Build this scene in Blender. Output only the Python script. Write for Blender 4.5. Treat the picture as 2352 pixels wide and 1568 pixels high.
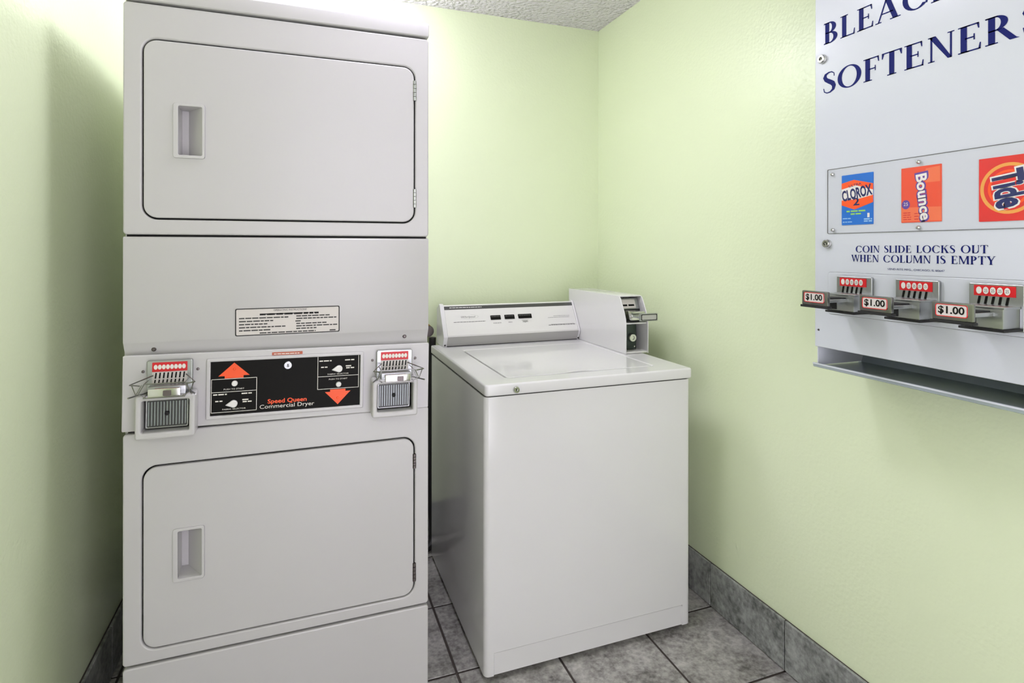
import bpy, bmesh, math
from mathutils import Vector, Matrix

# ------------------------------------------------------------------ camera, world, exposure
for o in list(bpy.data.objects):
    bpy.data.objects.remove(o)
SC = bpy.context.scene
COL = SC.collection
FPX, CX, CY, YAW, ROLL, CAMH = 1312.5, 1176.0, 570.85, 0.3529, 0.001, 1.232
cam_d = bpy.data.cameras.new('camera')
cam = bpy.data.objects.new('camera', cam_d)
COL.objects.link(cam)
SC.camera = cam
cam_d.sensor_fit = 'HORIZONTAL'
cam_d.sensor_width = 36.0
cam_d.lens = 36.0 * FPX / 2352.0
cam_d.shift_x = (1176.0 - CX) / 2352.0
cam_d.shift_y = -(784.0 - CY) / 2352.0
cam_d.clip_start = 0.02
_r = Vector((math.cos(YAW), -math.sin(YAW), 0)); _u = Vector((0, 0, 1)); _f = Vector((math.sin(YAW), math.cos(YAW), 0))
_r2 = _r * math.cos(ROLL) + _u * math.sin(ROLL)
_u2 = _u * math.cos(ROLL) - _r * math.sin(ROLL)
cam.matrix_world = Matrix(((_r2.x, _u2.x, -_f.x, 0), (_r2.y, _u2.y, -_f.y, 0), (_r2.z, _u2.z, -_f.z, CAMH), (0, 0, 0, 1)))

world = bpy.data.worlds.new('world')
SC.world = world
world.use_nodes = True
world.node_tree.nodes['Background'].inputs[0].default_value = (0.99, 0.945, 1.085, 1)   # uniform fill light let in through the added doorway
world.node_tree.nodes['Background'].inputs[1].default_value = 3.9
vs = SC.view_settings
vs.view_transform = 'Standard'
vs.look = 'None'
vs.gamma = 1.0
vs.use_curve_mapping = False
vs.exposure = 0.0

cy = SC.cycles
cy.max_bounces = 8; cy.diffuse_bounces = 4; cy.glossy_bounces = 3; cy.transmission_bounces = 2; cy.transparent_max_bounces = 6
cy.caustics_reflective = False; cy.caustics_refractive = False
cy.use_adaptive_sampling = True; cy.adaptive_threshold = 0.12; cy.adaptive_min_samples = 16
cy.use_denoising = True

LAMP_BACK, LAMP_MID = 33.0, 37.0     # glow of the two ceiling domes

# ------------------------------------------------------------------ helpers
def ray(px, py):
    r = (px - CX) / FPX; u = -(py - CY) / FPX
    c, s = math.cos(ROLL), math.sin(ROLL)
    r, u = r * c - u * s, r * s + u * c
    c, s = math.cos(YAW), math.sin(YAW)
    return Vector((r * c + s, -r * s + c, u))

def hit(px, py, point, normal):
    """photo pixel -> point on a plane that stands in the room"""
    d = ray(px, py); o = Vector((0, 0, CAMH)); n = Vector(normal)
    return o + d * ((Vector(point) - o).dot(n) / d.dot(n))

class Frame:
    """local (u, v, w): u right, v up, w out of the surface"""
    def __init__(s, O, U, V):
        s.O = Vector(O); s.U = Vector(U).normalized(); s.V = Vector(V).normalized(); s.N = s.U.cross(s.V)
    def p(s, u, v, w=0.0):
        return s.O + s.U * u + s.V * v + s.N * w
    def m(s):
        return Matrix(((s.U.x, s.V.x, s.N.x, s.O.x), (s.U.y, s.V.y, s.N.y, s.O.y), (s.U.z, s.V.z, s.N.z, s.O.z), (0, 0, 0, 1)))
    def px(s, x, y):
        q = hit(x, y, s.O, s.N) - s.O
        return q.dot(s.U), q.dot(s.V)
    def moved(s, w):
        return Frame(s.O + s.N * w, s.U, s.V)

def smooth(me, ang=35):
    for p in me.polygons: p.use_smooth = True
    try: me.set_sharp_from_angle(angle=math.radians(ang))
    except Exception: pass

def finish(name, me, mat, parent=None, flat=False):
    if mat is not None:
        me.materials.clear(); me.materials.append(mat)
    if not flat: smooth(me)
    o = bpy.data.objects.new(name, me)
    me.name = name
    COL.objects.link(o)
    if parent is not None:
        root = parent
        while root.parent is not None: root = root.parent
        me.transform(Matrix.Translation(-root.location))
        o.parent = parent
    return o

def tag(o, label=None, cat=None, group=None, kind=None):
    if label: o['label'] = label
    if cat: o['category'] = cat
    if group: o['group'] = group
    if kind: o['kind'] = kind
    return o

def thing(name, label, cat, loc, group=None):
    o = bpy.data.objects.new(name, None)
    COL.objects.link(o)
    o.location = loc
    o.empty_display_size = 0.1
    return tag(o, label, cat, group)

def bm_mesh(bm):
    me = bpy.data.meshes.new('m')
    bmesh.ops.recalc_face_normals(bm, faces=bm.faces)
    bm.to_mesh(me); bm.free()
    return me

def add_box(bm, x0, x1, y0, y1, z0, z1, bev=0.0, seg=2):
    r = bmesh.ops.create_cube(bm, size=1.0)
    vs_ = r['verts']
    for v in vs_:
        v.co = Vector(((x0 + x1) / 2 + v.co.x * (x1 - x0), (y0 + y1) / 2 + v.co.y * (y1 - y0), (z0 + z1) / 2 + v.co.z * (z1 - z0)))
    if bev > 0:
        es = list({e for v in vs_ for e in v.link_edges})
        bmesh.ops.bevel(bm, geom=es, offset=bev, segments=seg, affect='EDGES', profile=0.6)

def box(name, x0, x1, y0, y1, z0, z1, mat, parent=None, bev=0.0, seg=2):
    bm = bmesh.new(); add_box(bm, x0, x1, y0, y1, z0, z1, bev, seg)
    return finish(name, bm_mesh(bm), mat, parent)

def fbox(name, F, u0, u1, v0, v1, w0, w1, mat, parent, bev=0.0):
    bm = bmesh.new(); add_box(bm, u0, u1, v0, v1, w0, w1, bev)
    me = bm_mesh(bm); me.transform(F.m())
    return finish(name, me, mat, parent)

def rrect(x0, x1, y0, y1, r, n=6):
    pts = []
    for cx, cy, a in ((x1 - r, y0 + r, -90), (x1 - r, y1 - r, 0), (x0 + r, y1 - r, 90), (x0 + r, y0 + r, 180)):
        for i in range(n + 1):
            t = math.radians(a + 90 * i / n)
            pts.append((cx + r * math.cos(t), cy + r * math.sin(t)))
    return pts

def plate_mesh(outlines, w0, w1, bev=0.0, res=2):
    """flat plate with holes: outlines in (u, v), from w0 to w1, rounded rims"""
    cu = bpy.data.curves.new('c', 'CURVE')
    cu.dimensions = '2D'; cu.fill_mode = 'BOTH'
    th = w1 - w0
    cu.extrude = max(th / 2 - bev, 0.0)
    cu.bevel_depth = bev; cu.bevel_resolution = res
    cu.offset = -bev
    for ol in outlines:
        sp = cu.splines.new('POLY'); sp.points.add(len(ol) - 1)
        for p, q in zip(sp.points, ol): p.co = (q[0], q[1], 0, 1)
        sp.use_cyclic_u = True
    ob = bpy.data.objects.new('c', cu)
    me = bpy.data.meshes.new_from_object(ob)
    bpy.data.objects.remove(ob); bpy.data.curves.remove(cu)
    me.transform(Matrix.Translation((0, 0, (w0 + w1) / 2)))
    return me

def plate(name, F, outlines, w0, w1, mat, parent, bev=0.0, res=2):
    me = plate_mesh(outlines, w0, w1, bev, res)
    me.transform(F.m())
    return finish(name, me, mat, parent)

def prism(name, pts_yz, x0, x1, mat, parent, bev=0.0):
    """profile in (y, z) drawn along x"""
    me = plate_mesh([pts_yz], 0, x1 - x0, bev)
    me.transform(Matrix(((0, 0, 1, x0), (1, 0, 0, 0), (0, 1, 0, 0), (0, 0, 0, 1))))
    return finish(name, me, mat, parent)

def poly_mesh(polys, w=0.0):
    vs_, fs = [], []
    for p in polys:
        b = len(vs_)
        vs_ += [(q[0], q[1], w) for q in p]
        a = sum(p[i][0] * p[(i + 1) % len(p)][1] - p[(i + 1) % len(p)][0] * p[i][1] for i in range(len(p)))
        idx = list(range(b, b + len(p)))
        fs.append(idx if a > 0 else idx[::-1])
    me = bpy.data.meshes.new('p'); me.from_pydata(vs_, [], fs); me.update()
    return me

def polys(name, F, pl, w, mat, parent):
    me = poly_mesh(pl, w); me.transform(F.m())
    return finish(name, me, mat, parent, flat=True)

def tube_mesh(pts, r, seg=10, cyclic=False, bevel_res=3):
    cu = bpy.data.curves.new('t', 'CURVE'); cu.dimensions = '3D'
    cu.bevel_depth = r; cu.bevel_resolution = bevel_res; cu.use_fill_caps = True
    sp = cu.splines.new('POLY'); sp.points.add(len(pts) - 1)
    for p, q in zip(sp.points, pts): p.co = (*q, 1)
    sp.use_cyclic_u = cyclic
    ob = bpy.data.objects.new('t', cu)
    me = bpy.data.meshes.new_from_object(ob)
    bpy.data.objects.remove(ob); bpy.data.curves.remove(cu)
    return me

def merge(meshes):
    bm = bmesh.new()
    for me in meshes:
        bm.from_mesh(me); bpy.data.meshes.remove(me)
    m = bpy.data.meshes.new('m'); bm.to_mesh(m); bm.free()
    return m

def lathe(prof, F, u, v, n=24):
    """profile [(radius, w)] turned about the surface normal at (u, v)"""
    bm = bmesh.new(); rings = []
    for r, w in prof:
        rings.append([bm.verts.new(F.p(u + r * math.cos(2 * math.pi * i / n), v + r * math.sin(2 * math.pi * i / n), w)) for i in range(n)] if r > 1e-6 else [bm.verts.new(F.p(u, v, w))])
    for a, b in zip(rings, rings[1:]):
        for i in range(n):
            j = (i + 1) % n
            if len(a) == 1 and len(b) == 1: continue
            if len(a) == 1: bm.faces.new((a[0], b[i], b[j]))
            elif len(b) == 1: bm.faces.new((a[i], a[j], b[0]))
            else: bm.faces.new((a[i], a[j], b[j], b[i]))
    return bm_mesh(bm)

def text(name, F, s, u, v, size, mat, parent, w=0.0005, align='CENTER', width=None, off=0.0, shear=0.0, rot=0.0, height=None):
    cu = bpy.data.curves.new('f', 'FONT')
    cu.body = s; cu.size = 1.0; cu.align_x = 'LEFT'; cu.offset = off; cu.shear = shear
    cu.resolution_u = 3
    ob = bpy.data.objects.new('f', cu)
    me = bpy.data.meshes.new_from_object(ob)
    bpy.data.objects.remove(ob); bpy.data.curves.remove(cu)
    xs = [q.co.x for q in me.vertices]; ys = [q.co.y for q in me.vertices]
    x0, x1, y0, y1 = min(xs), max(xs), min(ys), max(ys)
    sx = sy = size / 0.73                      # size = capital height
    if width: sx = width / (x1 - x0)
    if height: sy = height / (y1 - y0)
    ax = {'CENTER': (x0 + x1) / 2, 'LEFT': x0, 'RIGHT': x1}[align]
    ay = (y0 + y1) / 2 if align == 'CENTER' and height else 0.0
    me.transform(Matrix.Diagonal((sx, sy, 1, 1)) @ Matrix.Translation((-ax, -ay, 0)))
    me.transform(Matrix.Translation((u, v, w)) @ Matrix.Rotation(rot, 4, 'Z'))
    me.transform(F.m())
    return finish(name, me, mat, parent, flat=True)

# serif capitals drawn as polygons (cap height 1)
T_, t_ = 0.17, 0.05
def _R(x0, y0, x1, y1): return [(x0, y0), (x1, y0), (x1, y1), (x0, y1)]
def _stem(x, w=T_, top=True, bot=True, e=0.07):
    L = [_R(x, 0, x + w, 1)]
    if bot: L.append(_R(x - e, 0, x + w + e, 0.04))
    if top: L.append(_R(x - e, 0.96, x + w + e, 1))
    return L
def _ring(cx, cy, rx, ry, a0, a1, tx=T_, ty=t_, n=20):
    L = []
    for i in range(n):
        a, b = math.radians(a0 + (a1 - a0) * i / n), math.radians(a0 + (a1 - a0) * (i + 1) / n)
        L.append([(cx + rx * math.cos(a), cy + ry * math.sin(a)), (cx + rx * math.cos(b), cy + ry * math.sin(b)),
                  (cx + (rx - tx) * math.cos(b), cy + (ry - ty) * math.sin(b)), (cx + (rx - tx) * math.cos(a), cy + (ry - ty) * math.sin(a))])
    return L
def _diag(x0, y0, x1, y1, w): return [[(x0, y0), (x0 + w, y0), (x1 + w, y1), (x1, y1)]]
def _S():
    pts = [(0.50, 0.74, .03), (0.49, 0.88, .03), (0.40, 0.965, .05), (0.28, 0.975, .06), (0.15, 0.91, .11), (0.11, 0.78, .15), (0.17, 0.65, .17), (0.30, 0.54, .19),
           (0.43, 0.43, .19), (0.49, 0.29, .16), (0.46, 0.13, .12), (0.33, 0.03, .06), (0.20, 0.025, .05), (0.09, 0.10, .04), (0.06, 0.27, .03)]
    q = []
    for i in range(len(pts)):
        a = pts[max(i - 1, 0)]; b = pts[min(i + 1, len(pts) - 1)]
        dx, dy = b[0] - a[0], b[1] - a[1]; l = math.hypot(dx, dy)
        nx, ny = -dy / l, dx / l
        x, y, w = pts[i]
        q.append(((x + nx * w / 2, y + ny * w / 2), (x - nx * w / 2, y - ny * w / 2)))
    return [[a[0], a[1], b[1], b[0]] for a, b in zip(q, q[1:])]
def _end(x, y0, y1): return [[(x - 0.06, y0), (x, y0), (x + 0.012, y1), (x - 0.02, y1)]]
GL = {
 'B': (_stem(.08, top=False, bot=False) + _ring(.26, .74, .28, .26, -90, 90) + _ring(.26, .26, .34, .27, -90, 90) + [_R(.02, 0, .27, .05), _R(.08, .48, .27, .53), _R(.02, .95, .27, 1)], .66),
 'L': (_stem(.08) + [_R(.08, 0, .56, .05)] + _end(.58, 0, .26), .62),
 'E': (_stem(.08) + [_R(.08, .95, .56, 1), _R(.2, .49, .44, .54), _R(.08, 0, .6, .05)] + _end(.56, 1, .78) + _end(.6, 0, .24) + [_R(.42, .4, .455, .63)], .66),
 'F': (_stem(.08) + [_R(.08, .95, .56, 1), _R(.2, .49, .44, .54)] + _end(.56, 1, .76) + [_R(.42, .4, .455, .63)], .60),
 'A': (_diag(.06, 0, .36, 1, .055) + _diag(.60, 0, .30, 1, .18) + [_R(.2, .32, .6, .37), _R(-.02, 0, .2, .04), _R(.5, 0, .86, .04)], .85),
 'C': (_ring(.46, .5, .44, .515, 42, 318) + [[(.74, .80), (.80, .66), (.82, .94)]] + [[(.74, .2), (.83, .24), (.80, .1)]], .86),
 'H': (_stem(.08) + _stem(.56) + [_R(.2, .48, .6, .53)], .83),
 'S': (_S(), .57),
 'O': (_ring(.48, .5, .46, .515, 0, 360, n=36), .96),
 'T': (_stem(.27, top=False) + [_R(.02, .95, .69, 1), [(.02, 1), (.02, .76), (.05, .76), (.1, .95)], [(.69, 1), (.69, .76), (.66, .76), (.61, .95)]], .71),
 'N': (_stem(.1, .055) + _stem(.66, .055, bot=False) + [[(.06, 1), (.25, 1), (.715, 0), (.60, 0)]], .82),
 'R': (_stem(.08) + _ring(.26, .73, .3, .27, -90, 90) + [_R(.08, .46, .27, .51), _R(.02, .95, .27, 1), [(.28, .5), (.46, .5), (.76, .04), (.84, .0), (.6, 0)]], .80),
 'I': (_stem(.08), .33),
 'D': (_stem(.08, top=False, bot=False) + _ring(.3, .5, .5, .5, -90, 90) + [_R(.02, 0, .31, .05), _R(.02, .95, .31, 1)], .84),
 'K': (_stem(.08) + [[(.25, .48), (.25, .56), (.6, 1), (.68, 1)], [(.33, .6), (.47, .66), (.8, 0), (.58, 0)], _R(.5, .96, .78, 1), _R(.5, 0, .86, .04)], .83),
 'U': (_stem(.08, bot=False)[:1] + [_R(.02, .96, .32, 1), _R(.62, .3, .675, 1), _R(.56, .96, .74, 1)] + [_p for _p in _ring(.378, .3, .298, .315, 180, 360, tx=.1, ty=.07)], .76),
 'M': (_stem(.08, .055) + _stem(.78, .17) + [[(.06, 1), (.23, 1), (.54, .08), (.46, .0)], [(.44, .0), (.5, .0), (.86, 1), (.78, 1)]], 1.03),
 'P': (_stem(.08) + _ring(.26, .72, .32, .28, -90, 90) + [_R(.08, .44, .27, .49), _R(.02, .95, .27, 1)], .64),
 'W': ([[(.04, 1), (.22, 1), (.42, 0), (.34, 0)], [(.34, 0), (.4, 0), (.58, 1), (.52, 1)], [(.48, 1), (.66, 1), (.86, 0), (.78, 0)], [(.78, 0), (.84, 0), (1.04, 1), (.98, 1)], _R(-.02, .96, .3, 1), _R(.44, .96, .74, 1), _R(.92, .96, 1.1, 1)], 1.08),
 'Y': ([[(.04, 1), (.24, 1), (.46, .45), (.3, .45)], [(.36, .42), (.44, .42), (.72, 1), (.66, 1)], _R(.3, 0, .47, .48), _R(.22, 0, .55, .04), _R(-.02, .96, .34, 1), _R(.58, .96, .8, 1)], .76),
 ' ': ([], .42),
}
def serif(name, F, s, u, v, h, width, mat, parent, w=0.0005):
    x, out = 0.0, []
    for ch in s:
        pl, adv = GL[ch]
        out += [[(x + a, b) for a, b in p] for p in pl]
        x += adv + 0.05
    k = width / (x - 0.05)
    return polys(name, F, [[(u + a * k, v + b * h) for a, b in p] for p in out], w, mat, parent)

# ------------------------------------------------------------------ materials
def new_mat(name):
    m = bpy.data.materials.new(name); m.use_nodes = True
    nt = m.node_tree
    return m, nt, nt.nodes['Principled BSDF']

def lin(c):
    return tuple((x / 255 / 12.92 if x <= 10 else ((x / 255 + 0.055) / 1.055) ** 2.4) for x in c)

def simple(name, rgb, rough=0.5, metal=0.0, bump=0.0, bscale=200.0, var=0.0, vscale=6.0, coat=0.0):
    m, nt, b = new_mat(name)
    c = (*lin(rgb), 1)
    b.inputs['Base Color'].default_value = c
    b.inputs['Roughness'].default_value = rough
    b.inputs['Metallic'].default_value = metal
    if coat: b.inputs['Coat Weight'].default_value = coat; b.inputs['Coat Roughness'].default_value = 0.15
    geo = nt.nodes.new('ShaderNodeNewGeometry')
    if var:
        n = nt.nodes.new('ShaderNodeTexNoise'); n.inputs['Scale'].default_value = vscale; n.inputs['Detail'].default_value = 4
        nt.links.new(geo.outputs['Position'], n.inputs['Vector'])
        mx = nt.nodes.new('ShaderNodeMix'); mx.data_type = 'RGBA'
        nt.links.new(n.outputs['Fac'], mx.inputs['Factor'])
        mx.inputs['A'].default_value = tuple(x * (1 - var) for x in c[:3]) + (1,)
        mx.inputs['B'].default_value = tuple(min(1, x * (1 + var)) for x in c[:3]) + (1,)
        nt.links.new(mx.outputs['Result'], b.inputs['Base Color'])
    if bump:
        n = nt.nodes.new('ShaderNodeTexNoise'); n.inputs['Scale'].default_value = bscale; n.inputs['Detail'].default_value = 1.5
        nt.links.new(geo.outputs['Position'], n.inputs['Vector'])
        bp_ = nt.nodes.new('ShaderNodeBump'); bp_.inputs['Strength'].default_value = bump; bp_.inputs['Distance'].default_value = 0.002
        nt.links.new(n.outputs['Fac'], bp_.inputs['Height'])
        nt.links.new(bp_.outputs['Normal'], b.inputs['Normal'])
    return m

M = {}
M['wall'] = simple('green_wall_paint', (221, 231, 195), 0.30, bump=0.40, bscale=95)
M['enamel'] = simple('dryer_enamel', (192, 190, 189), 0.30)
M['enamel2'] = simple('washer_enamel', (216, 215, 214), 0.11)
M['vend'] = simple('vending_enamel', (202, 206, 211), 0.2)
M['plastic'] = simple('white_plastic', (225, 223, 219), 0.4)
M['silver'] = simple('console_silver', (214, 213, 208), 0.38)
M['silver_dark'] = simple('console_trim_silver', (176, 175, 170), 0.35, metal=0.3)
M['chrome'] = simple('chrome', (205, 205, 200), 0.14, metal=1.0)
M['steel'] = simple('brushed_steel', (176, 178, 178), 0.32, metal=1.0, bump=0.05, bscale=300)
M['steel_dark'] = simple('tray_steel', (168, 178, 184), 0.25, metal=0.45)
M['grille'] = simple('grille_metal', (150, 156, 155), 0.4, metal=0.8)
M['steel_mid'] = simple('worn_chrome', (140, 140, 136), 0.25, metal=1.0)
M['dark'] = simple('dark_gap', (22, 22, 21), 0.7)
M['rubber'] = simple('black_rubber', (30, 29, 28), 0.55)
M['screw'] = simple('screw_metal', (105, 98, 96), 0.4, metal=0.9)
M['black'] = simple('black_print', (17, 16, 13), 0.5)
M['ink'] = simple('dark_ink', (38, 36, 34), 0.6)
M['grey_ink'] = simple('grey_ink', (96, 95, 93), 0.6)
M['navy'] = simple('navy_ink', (17, 26, 96), 0.6)
M['navy2'] = simple('package_navy', (16, 28, 92), 0.4)
M['white'] = simple('white_print', (228, 224, 214), 0.5)
M['orange'] = simple('orange_print', (246, 84, 24), 0.45)
M['orange2'] = simple('tag_orange', (176, 82, 48), 0.45)
M['label'] = simple('sticker_paper', (206, 200, 194), 0.5)
M['red'] = simple('red_label', (206, 22, 30), 0.4)
M['red2'] = simple('package_red', (222, 38, 34), 0.35, var=0.08, vscale=60)
M['borange'] = simple('package_orange', (232, 76, 38), 0.35, var=0.06, vscale=60)
M['borange2'] = simple('package_light_orange', (236, 112, 66), 0.35)
M['yellow'] = simple('package_yellow', (232, 160, 70), 0.35)
M['blue'] = simple('package_blue', (14, 108, 200), 0.35)
M['corange'] = simple('package_bright_orange', (250, 86, 20), 0.35)
M['green'] = simple('package_green', (150, 210, 90), 0.4)
M['paleblue'] = simple('package_pale_blue', (150, 196, 232), 0.4)
M['purple'] = simple('package_purple', (92, 62, 150), 0.4)
M['stripgrey'] = simple('console_strip', (70, 70, 68), 0.3)
M['brass'] = simple('brass', (178, 142, 78), 0.35, metal=0.9)
M['door'] = simple('door_paint', (226, 224, 214), 0.4)

M['black'].node_tree.nodes['Principled BSDF'].inputs['Specular IOR Level'].default_value = 0.12
M['navy'].node_tree.nodes['Principled BSDF'].inputs['Specular IOR Level'].default_value = 0.15
M['drawer'] = simple('meter_drawer_metal', (58, 66, 62), 0.35, metal=0.6)
# ceiling: popcorn
m, nt, b = new_mat('popcorn_ceiling'); M['ceil'] = m
b.inputs['Base Color'].default_value = (*lin((252, 247, 255)), 1); b.inputs['Roughness'].default_value = 0.9
geo = nt.nodes.new('ShaderNodeNewGeometry')
v1 = nt.nodes.new('ShaderNodeTexVoronoi'); v1.inputs['Scale'].default_value = 60; v1.feature = 'SMOOTH_F1'
n1 = nt.nodes.new('ShaderNodeTexNoise'); n1.inputs['Scale'].default_value = 70; n1.inputs['Detail'].default_value = 5
nt.links.new(geo.outputs['Position'], v1.inputs['Vector']); nt.links.new(geo.outputs['Position'], n1.inputs['Vector'])
ad = nt.nodes.new('ShaderNodeMath'); ad.operation = 'SUBTRACT'
nt.links.new(n1.outputs['Fac'], ad.inputs[0]); nt.links.new(v1.outputs['Distance'], ad.inputs[1])
bu = nt.nodes.new('ShaderNodeBump'); bu.inputs['Strength'].default_value = 1.0; bu.inputs['Distance'].default_value = 0.03
nt.links.new(ad.outputs[0], bu.inputs['Height']); nt.links.new(bu.outputs['Normal'], b.inputs['Normal'])

def tile_mat(name, dark, light, rough):
    m, nt, b = new_mat(name)
    geo = nt.nodes.new('ShaderNodeNewGeometry'); oi = nt.nodes.new('ShaderNodeObjectInfo')
    ml = nt.nodes.new('ShaderNodeVectorMath'); ml.operation = 'SCALE'
    cmb = nt.nodes.new('ShaderNodeCombineXYZ')
    for i in range(3): nt.links.new(oi.outputs['Random'], cmb.inputs[i])
    nt.links.new(cmb.outputs[0], ml.inputs[0]); ml.inputs['Scale'].default_value = 7.0
    av = nt.nodes.new('ShaderNodeVectorMath'); av.operation = 'ADD'
    nt.links.new(geo.outputs['Position'], av.inputs[0]); nt.links.new(ml.outputs[0], av.inputs[1])
    n1 = nt.nodes.new('ShaderNodeTexNoise'); n1.inputs['Scale'].default_value = 9; n1.inputs['Detail'].default_value = 8; n1.inputs['Roughness'].default_value = 0.72
    n2 = nt.nodes.new('ShaderNodeTexNoise'); n2.inputs['Scale'].default_value = 75; n2.inputs['Detail'].default_value = 4
    for n in (n1, n2): nt.links.new(av.outputs[0], n.inputs['Vector'])
    mixf = nt.nodes.new('ShaderNodeMath'); mixf.operation = 'MULTIPLY_ADD'
    nt.links.new(n2.outputs['Fac'], mixf.inputs[0]); mixf.inputs[1].default_value = 0.55
    nt.links.new(n1.outputs['Fac'], mixf.inputs[2])
    rp = nt.nodes.new('ShaderNodeValToRGB')
    rp.color_ramp.elements[0].position = 0.56; rp.color_ramp.elements[0].color = (*lin(dark), 1)
    rp.color_ramp.elements[1].position = 0.96; rp.color_ramp.elements[1].color = (*lin(light), 1)
    nt.links.new(mixf.outputs[0], rp.inputs['Fac'])
    nt.links.new(rp.outputs['Color'], b.inputs['Base Color'])
    b.inputs['Roughness'].default_value = rough
    bu = nt.nodes.new('ShaderNodeBump'); bu.inputs['Strength'].default_value = 0.25; bu.inputs['Distance'].default_value = 0.004
    nt.links.new(mixf.outputs[0], bu.inputs['Height']); nt.links.new(bu.outputs['Normal'], b.inputs['Normal'])
    return m
M['tile'] = tile_mat('floor_tile_slate', (92, 88, 85), (190, 187, 182), 0.42)
M['btile'] = tile_mat('base_tile_slate', (84, 86, 83), (172, 174, 170), 0.42)
M['grout'] = simple('grout', (74, 66, 62), 0.9, bump=0.3, bscale=400)

# clear plastic sheet
m, nt, b = new_mat('clear_plastic'); M['clear'] = m
nt.nodes.remove(b)
tr = nt.nodes.new('ShaderNodeBsdfTransparent'); gl = nt.nodes.new('ShaderNodeBsdfGlossy'); gl.inputs['Roughness'].default_value = 0.12
mx = nt.nodes.new('ShaderNodeMixShader')
mx.inputs[0].default_value = 0.05
nt.links.new(tr.outputs[0], mx.inputs[1]); nt.links.new(gl.outputs[0], mx.inputs[2])
nt.links.new(mx.outputs[0], nt.nodes['Material Output'].inputs['Surface'])

def glow(name, strength, col=(0.985, 0.955, 1.12)):
    m, nt, b = new_mat(name)
    b.inputs['Base Color'].default_value = (0.9, 0.9, 0.88, 1)
    b.inputs['Emission Color'].default_value = (*col, 1)
    b.inputs['Emission Strength'].default_value = strength
    return m

# ------------------------------------------------------------------ the room
XL, XR, Y0, YB, ZC = -0.5208, 1.3344, -0.34, 2.4281, 2.2735
def struct(o, label): return tag(o, label, None, None, 'structure')
struct(box('wall_back', XL - .1, XR + .1, YB, YB + .1, -.05, ZC + .1, M['wall']), 'pale green back wall behind the machines')
struct(box('wall_right', XR, XR + .1, Y0 - .1, YB, -.05, ZC + .1, M['wall']), 'pale green right wall carrying the vending machine')
struct(box('wall_left', XL - .1, XL, Y0 - .1, YB, -.05, ZC + .1, M['wall']), 'pale green left wall beside the stacked dryer')
OX0, OX1, OZ = -.12, .90, 2.06          # unseen doorway behind the camera, added to let fill light in
bm = bmesh.new()
add_box(bm, XL, OX0, Y0 - .1, Y0, -.05, ZC + .1); add_box(bm, OX1, XR, Y0 - .1, Y0, -.05, ZC + .1); add_box(bm, OX0, OX1, Y0 - .1, Y0, OZ, ZC + .1)
struct(finish('wall_front', bm_mesh(bm), M['wall']), 'unseen pale green wall with a doorway added for fill light')
struct(box('ceiling', XL, XR, Y0, YB, ZC, ZC + .1, M['ceil']), 'white popcorn textured ceiling')
floor = struct(box('floor', XL, XR, Y0, YB, -.06, -.004, M['grout']), 'grey slate look tiled floor')

G = 0.0035
def tile_obj(name, x0, x1, y0, y1, z0, z1, mat, parent, bev):
    key = (name, round(x1 - x0, 4), round(y1 - y0, 4), round(z1 - z0, 4))
    if key not in TM:
        bm = bmesh.new(); add_box(bm, -(x1 - x0) / 2, (x1 - x0) / 2, -(y1 - y0) / 2, (y1 - y0) / 2, -(z1 - z0) / 2, (z1 - z0) / 2, bev, 1)
        TM[key] = bm_mesh(bm); TM[key].materials.append(mat)
    o = bpy.data.objects.new(name, TM[key]); COL.objects.link(o)
    o.parent = parent; o.location = ((x0 + x1) / 2, (y0 + y1) / 2, (z0 + z1) / 2)
    return o
TM = {}
xs = [XL] + [x for x in [0.425 + .306 * k for k in range(-4, 4)] if XL + .02 < x < XR - .02] + [XR]
ys = [Y0] + [y for y in [1.290 + .3225 * k for k in range(-6, 6)] if Y0 + .02 < y < YB - .02] + [YB]
for xa, xb in zip(xs, xs[1:]):
    for ya, yb in zip(ys, ys[1:]):
        tile_obj('tile', xa + G, xb - G, ya + G, yb - G, -.0035, 0.0, M['tile'], floor, 0.0015)
BH = 0.147
br = struct(box('baseboard_right', XR - .004, XR - .0002, Y0, YB - .012, 0.0005, BH, M['grout']), 'slate tile skirting along the right wall')
bl = struct(box('baseboard_left', XL + .0002, XL + .004, Y0, YB - .012, 0.0005, BH, M['grout']), 'slate tile skirting along the left wall')
bb = struct(box('baseboard_back', XL, XR, YB - .004, YB - .0002, 0.0005, BH, M['grout']), 'slate tile skirting along the back wall')
for ya, yb in zip(ys, ys[1:]):
    yb2 = min(yb, YB - .013)
    tile_obj('tile', XR - .012, XR - .0042, ya + G / 2, yb2 - G / 2, .003, BH + .001, M['btile'], br, 0.0015)
    tile_obj('tile', XL + .0042, XL + .012, ya + G / 2, yb2 - G / 2, .003, BH + .001, M['btile'], bl, 0.0015)
for xa, xb in zip(xs, xs[1:]):
    tile_obj('tile', xa + G / 2, xb - G / 2, YB - .012, YB - .0042, .003, BH + .001, M['btile'], bb, 0.0015)

# casing of the unseen doorway added for fill light
d1 = struct(box('trim_1', OX0 - .06, OX0, Y0, Y0 + .015, 0.003, OZ + .06, M['door'], bev=.003), 'white casing on the left of the added doorway')
d2 = struct(box('trim_2', OX1, OX1 + .06, Y0, Y0 + .015, 0.003, OZ + .06, M['door'], bev=.003), 'white casing on the right of the added doorway')
d3 = struct(box('trim_3', OX0, OX1, Y0, Y0 + .015, OZ, OZ + .06, M['door'], bev=.003), 'white casing over the added doorway')

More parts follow.
